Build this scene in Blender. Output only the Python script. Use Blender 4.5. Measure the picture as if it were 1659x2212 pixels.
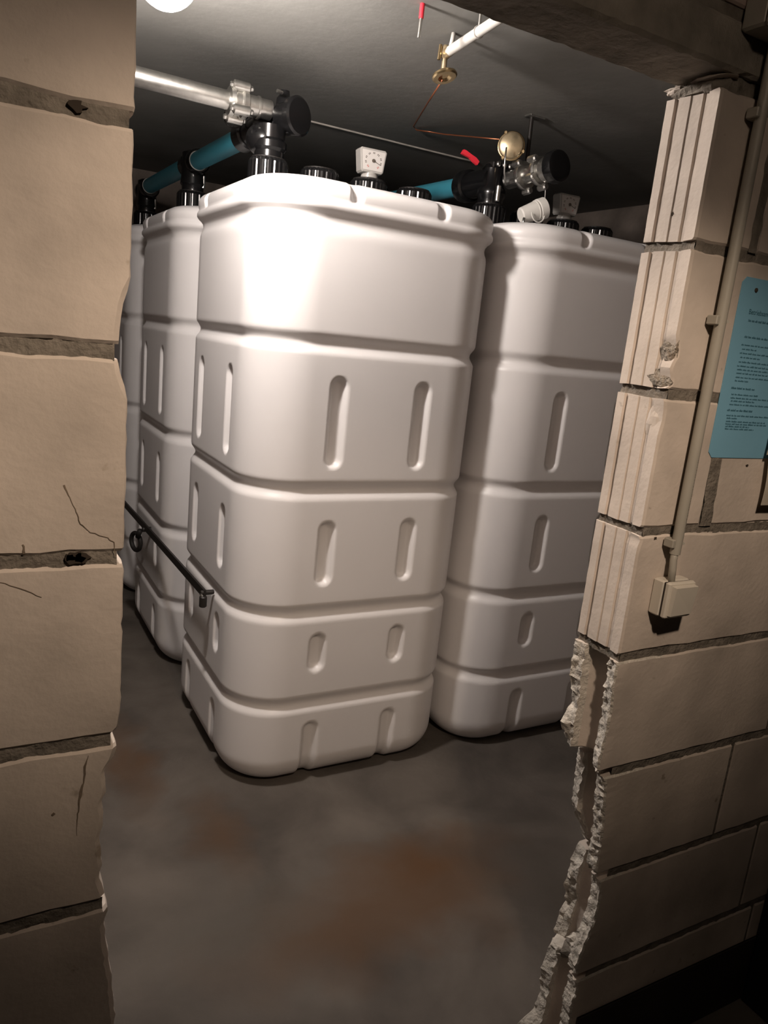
import bpy, math, random
from mathutils import Vector, Matrix, noise as mnoise

random.seed(7)
for o in list(bpy.data.objects): bpy.data.objects.remove(o, do_unlink=True)
scene = bpy.context.scene
C = scene.collection

# ------------------------------------------------------------------ camera
F_PX, YAW, PIT, ROL, DIST, HC = 1633.8, 0.51951, 0.22663, 0.10269, 0.9344, 1.56
fw = Vector((math.sin(YAW)*math.cos(PIT), math.cos(YAW)*math.cos(PIT), -math.sin(PIT)))
rt = Vector((math.cos(YAW), -math.sin(YAW), 0)); up = rt.cross(fw)
r2 = rt*math.cos(ROL) + up*math.sin(ROL); u2 = -rt*math.sin(ROL) + up*math.cos(ROL)
cam_d = bpy.data.cameras.new('camera'); cam = bpy.data.objects.new('camera', cam_d); C.objects.link(cam)
cam.matrix_world = Matrix(((r2.x, u2.x, -fw.x, 0), (r2.y, u2.y, -fw.y, -DIST), (r2.z, u2.z, -fw.z, HC), (0, 0, 0, 1)))
cam_d.sensor_fit = 'HORIZONTAL'; cam_d.sensor_width = 36.0; cam_d.lens = 36.0*F_PX/1659.0
cam_d.clip_start = 0.02; cam_d.clip_end = 50
scene.camera = cam

# ------------------------------------------------------------------ world, exposure, lamp strengths
w = bpy.data.worlds.new('world'); scene.world = w; w.use_nodes = True
w.node_tree.nodes['Background'].inputs[0].default_value = (0, 0, 0, 1)
w.node_tree.nodes['Background'].inputs[1].default_value = 0.0
vs = scene.view_settings
vs.view_transform = 'Standard'; vs.look = 'None'; vs.gamma = 1.0; vs.use_curve_mapping = False
vs.exposure = 0.0
GLOBE_POS = (0.412, 0.99, 2.283); GLOBE_R = 0.068; GLOBE_STRENGTH = 430.0; GLOBE_COL = (1.0, 0.905, 0.84)
HALL_POS = (0.50, -0.95, 2.36); HALL_POWER = 62.0; HALL_COL = (1.0, 0.79, 0.61)
ZC = 2.42          # ceiling height
FZ = -0.04         # floor level

# ------------------------------------------------------------------ materials
def rgb(r, g, b): return (r, g, b, 1)
def mat(name, col, rough=.6, metal=0.0, var=0.0, vscale=8.0, bump=0.0, bscale=60.0, spec=.5, dark=None, dscale=25.0, dthr=.62, detail=4.0):
    m = bpy.data.materials.new(name); m.use_nodes = True
    nt = m.node_tree; b = nt.nodes['Principled BSDF']
    b.inputs['Base Color'].default_value = rgb(*col); b.inputs['Roughness'].default_value = rough
    b.inputs['Metallic'].default_value = metal; b.inputs['Specular IOR Level'].default_value = spec
    tc = nt.nodes.new('ShaderNodeTexCoord'); co = tc.outputs['Object']
    last = None
    if var > 0:
        n = nt.nodes.new('ShaderNodeTexNoise'); n.inputs['Scale'].default_value = vscale; n.inputs['Detail'].default_value = detail
        nt.links.new(co, n.inputs['Vector'])
        r = nt.nodes.new('ShaderNodeValToRGB')
        r.color_ramp.elements[0].position = .3; r.color_ramp.elements[1].position = .72
        r.color_ramp.elements[0].color = rgb(*[c*(1-var) for c in col]); r.color_ramp.elements[1].color = rgb(*[min(1, c*(1+var*.5)) for c in col])
        nt.links.new(n.outputs['Fac'], r.inputs['Fac']); last = r.outputs['Color']
    if dark:
        n = nt.nodes.new('ShaderNodeTexNoise'); n.inputs['Scale'].default_value = dscale; n.inputs['Detail'].default_value = 3.0
        nt.links.new(co, n.inputs['Vector'])
        r = nt.nodes.new('ShaderNodeValToRGB'); r.color_ramp.elements[0].position = dthr; r.color_ramp.elements[1].position = min(1, dthr+.07)
        nt.links.new(n.outputs['Fac'], r.inputs['Fac'])
        mx = nt.nodes.new('ShaderNodeMix'); mx.data_type = 'RGBA'
        nt.links.new(r.outputs['Color'], mx.inputs['Factor'])
        if last: nt.links.new(last, mx.inputs['A'])
        else: mx.inputs['A'].default_value = rgb(*col)
        mx.inputs['B'].default_value = rgb(*dark); last = mx.outputs['Result']
    if last: nt.links.new(last, b.inputs['Base Color'])
    if bump > 0:
        n = nt.nodes.new('ShaderNodeTexNoise'); n.inputs['Scale'].default_value = bscale; n.inputs['Detail'].default_value = 6.0
        nt.links.new(co, n.inputs['Vector'])
        bp = nt.nodes.new('ShaderNodeBump'); bp.inputs['Strength'].default_value = bump; bp.inputs['Distance'].default_value = .01
        nt.links.new(n.outputs['Fac'], bp.inputs['Height']); nt.links.new(bp.outputs['Normal'], b.inputs['Normal'])
    return m
def emis(name, col, s):
    m = bpy.data.materials.new(name); m.use_nodes = True; nt = m.node_tree; b = nt.nodes['Principled BSDF']
    b.inputs['Base Color'].default_value = rgb(.9, .9, .9)
    b.inputs['Emission Color'].default_value = rgb(*col); b.inputs['Emission Strength'].default_value = s
    return m

M = {}
M['block'] = mat('sand_lime_block', (.61, .53, .46), .9, var=.32, vscale=4.5, bump=.12, bscale=90, spec=.15, dark=(.40, .34, .28), dscale=38, dthr=.70)
M['block_b'] = mat('sand_lime_block_stained', (.60, .52, .448), .9, var=.38, vscale=3.6, bump=.12, bscale=90, spec=.15, dark=(.36, .30, .24), dscale=30, dthr=.66)
M['broken'] = mat('broken_sand_lime', (.62, .57, .50), .95, var=.25, vscale=40, bump=.6, bscale=120, spec=.1)
M['mortar'] = mat('mortar', (.205, .18, .15), .95, var=.35, vscale=30, bump=.5, bscale=120, spec=.1)
M['lintel'] = mat('lintel_concrete', (.29, .258, .218), .95, var=.35, vscale=14, bump=.6, bscale=70, spec=.1)
M['brick'] = mat('pinkish_brick', (.40, .31, .27), .9, var=.2, vscale=10, bump=.3, bscale=90, spec=.1)
M['ceil'] = mat('ceiling_concrete', (.245, .242, .228), .9, var=.25, vscale=1.6, bump=.12, bscale=25, spec=.15)
M['seam'] = mat('seam_mortar', (.45, .42, .38), .9, var=.2, vscale=20, spec=.1)
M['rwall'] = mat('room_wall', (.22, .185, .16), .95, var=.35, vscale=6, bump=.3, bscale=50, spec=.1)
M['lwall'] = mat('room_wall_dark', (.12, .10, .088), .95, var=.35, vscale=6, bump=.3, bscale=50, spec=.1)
M['tank'] = mat('white_plastic', (.79, .768, .765), .36, spec=.4, var=.03, vscale=3)
M['black'] = mat('black_plastic', (.006, .006, .0065), .22, spec=.5)
M['blackm'] = mat('black_matt', (.015, .013, .012), .6, spec=.3)
M['steel'] = mat('black_steel', (.02, .017, .015), .45, spec=.4)
M['galv'] = mat('galvanised_steel', (.62, .61, .58), .33, metal=1.0, var=.2, vscale=30, bump=.05, bscale=60)
M['brass'] = mat('brass', (.55, .42, .24), .3, metal=1.0, var=.2, vscale=40)
M['oldbrass'] = mat('aged_brass', (.52, .42, .27), .35, metal=.75, var=.3, vscale=40)
M['copper'] = mat('copper', (.45, .16, .08), .35, metal=.8)
M['blue'] = mat('blue_plastic_pipe', (.055, .30, .40), .4, spec=.4, var=.05, vscale=5)
M['white'] = mat('white_pipe_plastic', (.52, .505, .475), .45, spec=.4)
M['cup'] = mat('white_cup_plastic', (.70, .68, .64), .5, spec=.4)
M['red'] = mat('red_plastic', (.72, .03, .05), .4)
M['conduit'] = mat('conduit_pvc', (.36, .335, .285), .45, spec=.4, var=.08, vscale=10)
M['switch'] = mat('switch_plastic', (.60, .555, .48), .4, spec=.4)
M['gap'] = mat('dark_gap', (.05, .04, .033), .9, spec=.1)
M['bluepaper'] = mat('blue_notice_card', (.19, .40, .54), .55, spec=.3, var=.06, vscale=7)
M['ink'] = mat('dark_ink', (.05, .14, .19), .7, spec=.2)
M['inkgrey'] = mat('grey_print', (.10, .085, .07), .7, spec=.2)
M['paper'] = mat('old_paper', (.50, .45, .37), .8, spec=.15, var=.12, vscale=12)
M['crack'] = mat('crack_dark', (.20, .155, .115), .95, spec=.05, var=.3, vscale=60)
M['hole'] = mat('hole_dark', (.05, .04, .032), 1.0, spec=0)
M['foot_strip'] = mat('dark_foot_strip', (.045, .038, .034), .9, var=.3, vscale=6, spec=.1)
M['cab'] = mat('black_cabinet', (.012, .012, .016), .6, spec=.3)
M['gaugegrey'] = mat('gauge_housing', (.38, .365, .345), .3, spec=.5)
M['dial'] = mat('gauge_dial', (.58, .555, .53), .5, spec=.3)
M['dialred'] = mat('gauge_red_print', (.45, .10, .08), .6)
M['porc'] = mat('lamp_base_porcelain', (.75, .73, .70), .3)
M['globe'] = emis('lamp_globe_glow', GLOBE_COL, GLOBE_STRENGTH)
M['hallglass'] = emis('hall_lamp_glow', HALL_COL, 38.0)

def floor_material():
    m = bpy.data.materials.new('stained_concrete_floor'); m.use_nodes = True; nt = m.node_tree; b = nt.nodes['Principled BSDF']
    b.inputs['Roughness'].default_value = .8; b.inputs['Specular IOR Level'].default_value = .2
    tc = nt.nodes.new('ShaderNodeTexCoord'); co = tc.outputs['Object']
    def noise(scale, detail=4, dist=0):
        n = nt.nodes.new('ShaderNodeTexNoise'); n.inputs['Scale'].default_value = scale; n.inputs['Detail'].default_value = detail
        n.inputs['Distortion'].default_value = dist; nt.links.new(co, n.inputs['Vector']); return n.outputs['Fac']
    def ramp(f, a, c, p0, p1):
        r = nt.nodes.new('ShaderNodeValToRGB'); r.color_ramp.elements[0].position = p0; r.color_ramp.elements[1].position = p1
        r.color_ramp.elements[0].color = rgb(*a); r.color_ramp.elements[1].color = rgb(*c); nt.links.new(f, r.inputs['Fac']); return r.outputs['Color']
    base = ramp(noise(3.2, 6, .4), (.070, .061, .053), (.138, .120, .104), .32, .70)
    def spot(x, y, rx, ry, col, amount, prev, rot=0.0):
        mp = nt.nodes.new('ShaderNodeMapping'); mp.vector_type = 'TEXTURE'
        mp.inputs['Location'].default_value = (x, y, 0); mp.inputs['Scale'].default_value = (rx, ry, 1); mp.inputs['Rotation'].default_value = (0, 0, rot)
        nz = nt.nodes.new('ShaderNodeTexNoise'); nz.inputs['Scale'].default_value = 7; nt.links.new(co, nz.inputs['Vector'])
        vm = nt.nodes.new('ShaderNodeVectorMath'); vm.operation = 'MULTIPLY_ADD'; vm.inputs[1].default_value = (.22, .22, 0)
        nt.links.new(nz.outputs['Color'], vm.inputs[0]); nt.links.new(co, vm.inputs[2])
        nt.links.new(vm.outputs[0], mp.inputs['Vector'])
        g = nt.nodes.new('ShaderNodeTexGradient'); g.gradient_type = 'SPHERICAL'; nt.links.new(mp.outputs[0], g.inputs['Vector'])
        mu = nt.nodes.new('ShaderNodeMath'); mu.operation = 'MULTIPLY'; mu.inputs[1].default_value = amount; mu.use_clamp = True
        nt.links.new(g.outputs['Fac'], mu.inputs[0])
        mx = nt.nodes.new('ShaderNodeMix'); mx.data_type = 'RGBA'; nt.links.new(mu.outputs[0], mx.inputs['Factor'])
        nt.links.new(prev, mx.inputs['A']); mx.inputs['B'].default_value = rgb(*col); return mx.outputs['Result']
    c = base
    rust = (.10, .055, .028)
    for a in STAINS_SHADE: c = spot(*a[:4], a[4] if len(a) > 4 and a[4] else rust, a[5] if len(a) > 5 else 1.3, c, a[6] if len(a) > 6 else 0)
    nt.links.new(c, b.inputs['Base Color'])
    bp = nt.nodes.new('ShaderNodeBump'); bp.inputs['Strength'].default_value = .25; bp.inputs['Distance'].default_value = .01
    nt.links.new(noise(45, 6), bp.inputs['Height']); nt.links.new(bp.outputs['Normal'], b.inputs['Normal'])
    return m
# stains: x, y, radius x, radius y, colour, amount, rotation (the last dark patch paints in the shade near the doorway)
STAINS_SHADE = [(1.36, .86, .42, .20, None, 1.0), (1.30, .70, .36, .18, None, .7), (.95, .72, .40, .22, None, .85), (.80, 1.22, .12, .30, None, .6), (.60, 1.75, .12, .45, None, .7),
          (1.70, .55, .30, .60, (.07, .06, .05), 1.0), (.70, .85, .40, .26, (.10, .09, .078), .9), (.55, .45, .35, .3, (.07, .062, .055), .8)]
M['floor'] = floor_material()

# ------------------------------------------------------------------ mesh helpers
class MB:
    def __init__(s): s.v = []; s.f = []
    def add(s, vs, fs):
        n = len(s.v); s.v += [Vector(p) for p in vs]; s.f += [tuple(i+n for i in f) for f in fs]; return s
    def box(s, a, b):
        x0, y0, z0 = a; x1, y1, z1 = b
        return s.add([(x0, y0, z0), (x1, y0, z0), (x1, y1, z0), (x0, y1, z0), (x0, y0, z1), (x1, y0, z1), (x1, y1, z1), (x0, y1, z1)],
                     [(0, 3, 2, 1), (4, 5, 6, 7), (0, 1, 5, 4), (1, 2, 6, 5), (2, 3, 7, 6), (3, 0, 4, 7)])
    def cbox(s, a, b, c=.003):
        """box with chamfered edges"""
        (x0, y0, z0), (x1, y1, z1) = a, b
        xs = [x0, x0+c, x1-c, x1]; ys = [y0, y0+c, y1-c, y1]; zs = [z0, z0+c, z1-c, z1]
        rings = []
        for k, z in enumerate(zs):
            d = c if k in (0, 3) else 0
            rings.append([(x0+d+c, y0+d, z), (x1-d-c, y0+d, z), (x1-d, y0+d+c, z), (x1-d, y1-d-c, z), (x1-d-c, y1-d, z), (x0+d+c, y1-d, z), (x0+d, y1-d-c, z), (x0+d, y0+d+c, z)])
        return s.loft(rings)
    def loft(s, rings, close=False):
        n = len(rings[0]); base = len(s.v)
        for r in rings: s.v += [Vector(p) for p in r]
        for i in range(len(rings)-1):
            for j in range(n):
                a = base+i*n+j; b = base+i*n+(j+1) % n
                s.f.append((a, b, b+n, a+n))
        if not close:
            s.f.append(tuple(base+j for j in reversed(range(n)))); e = base+(len(rings)-1)*n
            s.f.append(tuple(e+j for j in range(n)))
        else:
            e = base+(len(rings)-1)*n
            for j in range(n): s.f.append((e+j, e+(j+1) % n, base+(j+1) % n, base+j))
        return s
    def rev(s, p0, axis, prof, n=24, ribs=0, ribd=0.0):
        """revolve profile [(t along axis, radius)] about axis from p0"""
        p0 = Vector(p0); ax = Vector(axis).normalized()
        t = Vector((0, 0, 1)) if abs(ax.z) < .9 else Vector((1, 0, 0))
        e1 = ax.cross(t).normalized(); e2 = ax.cross(e1)
        rings = []
        for (h, r) in prof:
            ring = []
            for k in range(n):
                a = 2*math.pi*k/n; rr = r
                if ribs: rr = r - (ribd if (k*ribs*2//n) % 2 else 0)
                ring.append(p0+ax*h+(e1*math.cos(a)+e2*math.sin(a))*max(rr, 1e-4))
            rings.append(ring)
        return s.loft(rings)
    def cyl(s, p0, p1, r, n=20, r1=None, ch=0.0):
        p0 = Vector(p0); p1 = Vector(p1); L = (p1-p0).length; r1 = r if r1 is None else r1
        prof = [(0, r), (L, r1)] if ch <= 0 else [(0, r-ch), (ch, r), (L-ch, r1), (L, r1-ch)]
        return s.rev(p0, p1-p0, prof, n)
    def tube(s, pts, r, n=10):
        pts = [Vector(p) for p in pts]; rings = []; prev = None
        for i, p in enumerate(pts):
            d = (pts[min(i+1, len(pts)-1)]-pts[max(i-1, 0)]).normalized()
            if prev is None:
                t = Vector((0, 0, 1)) if abs(d.z) < .9 else Vector((1, 0, 0)); e1 = d.cross(t).normalized()
            else: e1 = (prev-d*prev.dot(d)).normalized()
            prev = e1; e2 = d.cross(e1)
            rings.append([p+(e1*math.cos(2*math.pi*k/n)+e2*math.sin(2*math.pi*k/n))*r for k in range(n)])
        return s.loft(rings)
    def torus(s, c, axis, R, r, n=28, m=10, a0=0, a1=2*math.pi, e1=None):
        c = Vector(c); ax = Vector(axis).normalized()
        if e1 is None:
            t = Vector((0, 0, 1)) if abs(ax.z) < .9 else Vector((1, 0, 0)); e1 = ax.cross(t).normalized()
        else: e1 = Vector(e1).normalized()
        e2 = ax.cross(e1); full = abs(a1-a0-2*math.pi) < 1e-6; rings = []
        for i in range(n if full else n+1):
            a = a0+(a1-a0)*i/n; d = e1*math.cos(a)+e2*math.sin(a)
            rings.append([c+d*(R+r*math.cos(2*math.pi*k/m))+ax*(r*math.sin(2*math.pi*k/m)) for k in range(m)])
        return s.loft(rings, close=full)
    def ball(s, c, r, n=20, m=12, sc=(1, 1, 1)):
        prof = [(-math.cos(math.pi*i/m), math.sin(math.pi*i/m)) for i in range(m+1)]
        b0 = len(s.v); s.rev((0, 0, 0), (0, 0, 1), prof, n)
        for i in range(b0, len(s.v)):
            p = s.v[i]; s.v[i] = Vector((c[0]+p.x*r*sc[0], c[1]+p.y*r*sc[1], c[2]+p.z*r*sc[2]))
        return s
    def ribbon(s, pts, wid, nrm, lift=.0006):
        """flat strip lying on a face; pts 3d, wid per point, nrm face normal"""
        nrm = Vector(nrm).normalized(); pts = [Vector(p)+nrm*lift for p in pts]; L = []
        for i, p in enumerate(pts):
            d = (pts[min(i+1, len(pts)-1)]-pts[max(i-1, 0)]).normalized(); sd = d.cross(nrm).normalized()*wid[i]/2
            L += [p+sd, p-sd]
        return s.add(L, [(2*i, 2*i+1, 2*i+3, 2*i+2) for i in range(len(pts)-1)])
    def build(s, name, m, parent=None, smooth=False, autos=None):
        off = Vector(parent['_o']) if parent is not None and '_o' in parent else Vector((0, 0, 0))
        me = bpy.data.meshes.new(name); me.from_pydata([tuple(p-off) for p in s.v], [], s.f)
        me.materials.append(M[m]); o = bpy.data.objects.new(name, me); C.objects.link(o)
        if smooth:
            me.polygons.foreach_set('use_smooth', [True]*len(me.polygons))
            if autos is not None:
                try: me.set_sharp_from_angle(angle=math.radians(autos))
                except Exception: pass
        if parent is not None:
            o.parent = parent; o['_o'] = list(off)
        return o
def tag(o, label, cat, group=None, kind=None):
    o['label'] = label; o['category'] = cat
    if group: o['group'] = group
    if kind: o['kind'] = kind
    return o
def thing(name, loc, label, cat, group=None, kind=None):
    o = bpy.data.objects.new(name, None); C.objects.link(o); o.location = loc; o.empty_display_size = .05; o['_o'] = list(loc)
    return tag(o, label, cat, group, kind)
def nz(x, y, z, s=1.0): return mnoise.noise(Vector((x*s, y*s, z*s)))
def interp(tab, x):
    if x <= tab[0][0]: return tab[0][1]
    for (a, b), (c, d) in zip(tab, tab[1:]):
        if x <= c: return b+(d-b)*(x-a)/(c-a) if c > a else d
    return tab[-1][1]

# ------------------------------------------------------------------ the setting
# floor, ceiling and room walls (slabs)
fl = MB().box((-.5, -2.3, FZ-.12), (3.6, 4.5, FZ)).build('floor', 'floor'); tag(fl, 'grey brown concrete floor with rust coloured stains', 'floor', kind='structure')
ce = thing('ceiling', (1.5, 1, ZC), 'dark grey raw concrete ceiling above the tanks', 'ceiling', kind='structure')
MB().box((-.5, -2.3, ZC), (3.6, 4.5, ZC+.15)).build('slab', 'ceil', ce)
sm = MB(); pts = [(.2+.1*i, 2.345+.004*nz(i*.7, 0, 0), ZC-.001) for i in range(21)]
sm.tube(pts, .0055, 6); sm.build('formwork_seam', 'seam', ce, True)
def slabwall(name, a, b, label, m='rwall'):
    return tag(MB().box(a, b).build(name, m), label, 'wall', kind='structure')
slabwall('wall_back', (-.5, 4.3, FZ), (3.6, 4.5, ZC), 'dark brownish wall at the back of the tank room')
slabwall('wall_room_right', (3.36, .118, FZ), (3.6, 4.3, ZC), 'brownish wall to the right of the tanks')
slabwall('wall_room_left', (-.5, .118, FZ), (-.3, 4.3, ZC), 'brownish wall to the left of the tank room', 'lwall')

# --- block wall with the doorway: plane y = 0 (front) .. WT (back)
WT = .118; XL = .1705; XR = 1.0776
ZJ = [2.0116-.25*k for k in range(9)]           # bed joint centres, top to bottom
JT = .017                                       # joint thickness
LEFT_EDGE = [(0, .17), (.40, .172), (.566, .175), (.632, .169), (.686, .162), (.726, .157), (.744, .162), (.783, .156), (.798, .150), (.831, .153), (.857, .150), (.893, .154), (.926, .152), (.932, .157), (.957, .156),
             (.965, .153), (.984, .167), (.997, .170), (1.008, .165), (1.027, .169), (1.053, .172), (1.251, .172), (1.264, .168), (1.28, .172), (1.465, .172), (1.477, .166), (1.491, .163), (1.502, .161), (1.541, .162),
             (1.56, .163), (1.573, .168), (1.587, .172), (2.3, .1715)]
wl = thing('wall_left', (0, 0, 0), 'pale sand-lime block wall left of the doorway with chipped door edge', 'wall', kind='structure')
wr = thing('wall_right', (1.2, 0, 0), 'pale sand-lime block wall right of the doorway with broken lower jamb', 'wall', kind='structure')

def front_xs(x0, x1, step=.03, n=None):
    n = n or max(1, int(abs(x1-x0)/step)); return [x0+(x1-x0)*i/n for i in range(n+1)]
def zrows(z0, z1, n):
    h = z1-z0
    return [z0, z0+.004] + [z0+h*(i+1)/(n+1) for i in range(n)] + [z1-.004, z1]

def block_rings(z0, z1, endfn, x_end, n=10, wob=.0016, seed=0):
    """rings of plan points; endfn(z) -> list of (x, y) for the worked end from front arris to back arris"""
    rings = []; zs = zrows(z0, z1, n); nfx = max(1, int(abs(endfn(z0)[0][0]-x_end)/.03))
    for k, z in enumerate(zs):
        edge = k in (0, len(zs)-1); ring = []
        e = endfn(z)
        fx = front_xs(x_end, e[0][0], n=nfx)[:-1]
        for x in fx:
            ring.append((x, (.0035 if edge else .0) + .0006*nz(x*30, z*30, seed), z + (wob*nz(x*22, seed, 1.7)*2 if edge or k in (1, len(zs)-2) else 0)))
        for (x, y) in e:
            ring.append((x, y+(.003 if edge and y < .01 else 0), z+(wob*nz(x*22+y*20, seed, 1.7)*2 if edge or k in (1, len(zs)-2) else 0)))
        ring.append((x_end, WT, z))
        rings.append(ring)
    return rings
def orient(rings):
    a = 0; r = rings[0]
    for i in range(len(r)):
        p, q = r[i], r[(i+1) % len(r)]; a += p[0]*q[1]-q[0]*p[1]
    return [list(reversed(x)) for x in rings] if a < 0 else rings

def plain_block(parent, x0, x1, z0, z1, m='block', seed=0):
    n = 2; rings = []
    zs = [z0, z0+.004, z1-.004, z1]
    for k, z in enumerate(zs):
        edge = k in (0, 3); ring = []
        for x in front_xs(x0, x1, .04): ring.append((x, .0035 if edge else 0, z+.003*nz(x*22, seed, 1.7)))
        ring += [(x1, WT, z), (x0, WT, z)]; rings.append(ring)
    return MB().loft(orient(rings)).build('block', m, parent)

# left wall blocks
def left_end(z):
    x = interp(LEFT_EDGE, z)+.0012*nz(z*60, 3, 1)+(.0025*nz(z*120, 5, 2) if z < 1.03 else 0)
    c = .003+(.004+.005*abs(nz(z*40, 9, 0)) if z < 1.03 or 1.46 < z < 1.59 else 0)
    return [(x-c, 0), (x-.001+.002*nz(z*90, 1, 4), c), (x, .02), (x-.001, .07), (x, WT)]
courses = list(zip(ZJ[:-1], ZJ[1:])) + [(ZJ[8], .0)]
courses = [(a, max(b, 0.0)) for a, b in courses if a > .05]
COURSE = [(ZJ[i]-JT/2, (ZJ[i+1]+JT/2) if i < 7 else FZ) for i in range(8)]     # (top, bottom) of the eight courses
for i, (zt, zb) in enumerate(COURSE):
    half = i % 2 == 1
    xe = -.078 if half else -.326
    rings = block_rings(zb, zt, left_end, xe, 22 if zb < 1.1 else 14, seed=i*3.3)
    MB().loft(orient(rings)).build('block', 'block_b' if i in (2, 4) else 'block', wl, True, 32)
    x1 = xe-.014
    while x1 > -.5:
        x0 = max(x1-.484, -.5); plain_block(wl, x0, x1, zb, zt, seed=i+20); x1 = x0-.014
plain_block(wl, -.5, .03, 2.02, ZC, seed=50)

# right wall: tongue and groove end profile, arris (y=0) to back
TG = [(0, .0), (.003, -.002), (.026, 0), (.028, .0045), (.037, .0045), (.039, .0015), (.062, .0015), (.063, -.0005), (.087, -.0005), (.0885, .004), (.096, .004), (.0975, 0), (.115, 0), (WT, .003)]
def jamb_end(i):
    def f(z):
        out = []
        for (y, d) in TG:
            x = XR+d+(.003 if y == 0 else 0)+.0007*nz(z*40, y*50, i)
            if i == 2 and 1.508 < z < 1.60 and False: pass
            if y < .045:                     # chipped arris of the second and third course
                for (zc, hh, dep) in ((1.585, .022, .016), (1.535, .016, .012), (1.47, .03, .006), (1.10+.145, .012, .006)):
                    t = (z-zc)/hh
                    if abs(t) < 1: x += dep*(1-t*t)*(1-y/.045)*(.7+.5*nz(z*90, y*90, 3))
            out.append((x, y+(.003 if y == 0 else 0)*0))
        return out
    return f
ENDX = [1.2268, 1.485, 1.2268, 1.56, 1.60, 1.489, 1.66, 1.72]
# broken ends of the four lower courses: curves of the shell edges (z, x)
F_OUT = [(.148, 1.133), (.191, 1.128), (.228, 1.136), (.262, 1.128), (.296, 1.120), (.339, 1.133), (.402, 1.150), (.46, 1.153), (.502, 1.142), (.53, 1.126), (.582, 1.124), (.634, 1.121), (.694, 1.112), (.752, 1.103), (.77, 1.078), (.785, 1.076), (.854, 1.081), (.911, 1.083), (.954, 1.076), (1.01, 1.0776)]
F_IN = [(.10, 1.134), (.161, 1.131), (.221, 1.128), (.30, 1.128), (.345, 1.133), (.381, 1.143), (.438, 1.149), (.49, 1.155), (.522, 1.126), (.569, 1.123), (.617, 1.121), (.674, 1.115), (.714, 1.112), (.765, 1.10), (.77, 1.090), (.821, 1.089), (.88, 1.091), (.938, 1.087), (1.01, 1.084)]
B_IN = [(0, 1.12), (.06, 1.145), (.18, 1.15), (.25, 1.165), (.308, 1.176), (.38, 1.185), (.433, 1.172), (.493, 1.186), (.52, 1.19), (.559, 1.175), (.619, 1.135), (.658, 1.131), (.706, 1.135), (.74, 1.127), (.766, 1.12), (.775, 1.084), (.844, 1.083), (.88, 1.084), (.94, 1.079), (1.01, 1.079)]
B_OUT = [(0, 1.06), (.043, 1.102), (.063, 1.14), (.111, 1.152), (.181, 1.142), (.252, 1.161), (.329, 1.169), (.35, 1.184), (.396, 1.170), (.467, 1.178), (.50, 1.190), (.517, 1.201), (.573, 1.170), (.609, 1.149), (.648, 1.145), (.726, 1.138), (.76, 1.135), (.768, 1.105), (.80, 1.082), (.822, 1.072), (.845, 1.085), (.864, 1.097), (.927, 1.078), (1.01, 1.074)]
def broken_end(i):
    def f(z):
        s = 1.0
        fo = interp(F_OUT, z)+.003*nz(z*110, 1, i); fi = interp(F_IN, z)+.004*nz(z*130, 2, i)
        bi = interp(B_IN, z)+.003*nz(z*130, 3, i); bo = interp(B_OUT, z)+.004*nz(z*110, 4, i)
        fi = max(fi, fo+.002); y1 = .030+.003*nz(z*70, 5, i); y2 = .088+.004*nz(z*60, 6, i)
        fs, bs_ = interp(F_IN, z), interp(B_IN, z); cx = .5*(fs+bs_)+.040
        rough = lambda xx, yy: xx+.0055*nz(z*62, yy*80, i)+.0028*nz(z*150, yy*170, i+.5)
        pts = [(fo+.004+.002*nz(z*90, 0, i), 0)]+[(rough(fo+(fi-fo)*t, y1*t), .003+(y1-.003)*t) for t in (0, .2, .4, .6, .8, 1)]
        for k in range(1, 10):
            t = k/10; a = math.pi*t
            y = .030+(.088-.030)*(1-math.cos(a))/2; xe = fs+(bs_-fs)*t
            pts.append((xe+(cx-xe)*math.sin(a)**.7, y))
        pts += [(rough(bi+(bo-bi)*t, y2+(WT-.002-y2)*t), y2+(WT-.002-y2)*t) for t in (0, .2, .4, .6, .8, 1)]+[(bo+.003, WT)]
        return pts
    return f
for i, (zt, zb) in enumerate(COURSE):
    if i < 4:
        rings = block_rings(zb, zt, jamb_end(i), ENDX[i], 24, seed=i*5.1+2)
        o = MB().loft(orient(rings)).build('block', 'block', wr, True, 24)
    else:
        rings = block_rings(zb, zt, broken_end(i), ENDX[i], 44, seed=i*5.1+2)
        o = MB().loft(orient(rings)).build('block', 'block_b' if i % 2 else 'block', wr, True, 38)
        # rough broken edges get the raw fracture material
        o.data.materials.append(M['broken']); fr = F_OUT
        for p in o.data.polygons:
            c = p.center+Vector(wr.location)
            if abs(p.normal.z) < .9 and .001 < c.y < .1185 and c.x < 1.215 and (c.y < .032 or c.y > .085): p.material_index = 1
    x0 = ENDX[i]+.014
    while x0 < 2.35:
        x1 = min(x0+.484, 2.4); plain_block(wr, x0, x1, zb, zt, seed=i+40); x0 = x1+.014
plain_block(wr, 1.222, 1.72, 2.02, 2.25, seed=61); plain_block(wr, 1.734, 2.4, 2.02, ZC, seed=62); plain_block(wr, 1.222, 1.72, 2.262, ZC, seed=63)
tag_block_r = None

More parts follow.
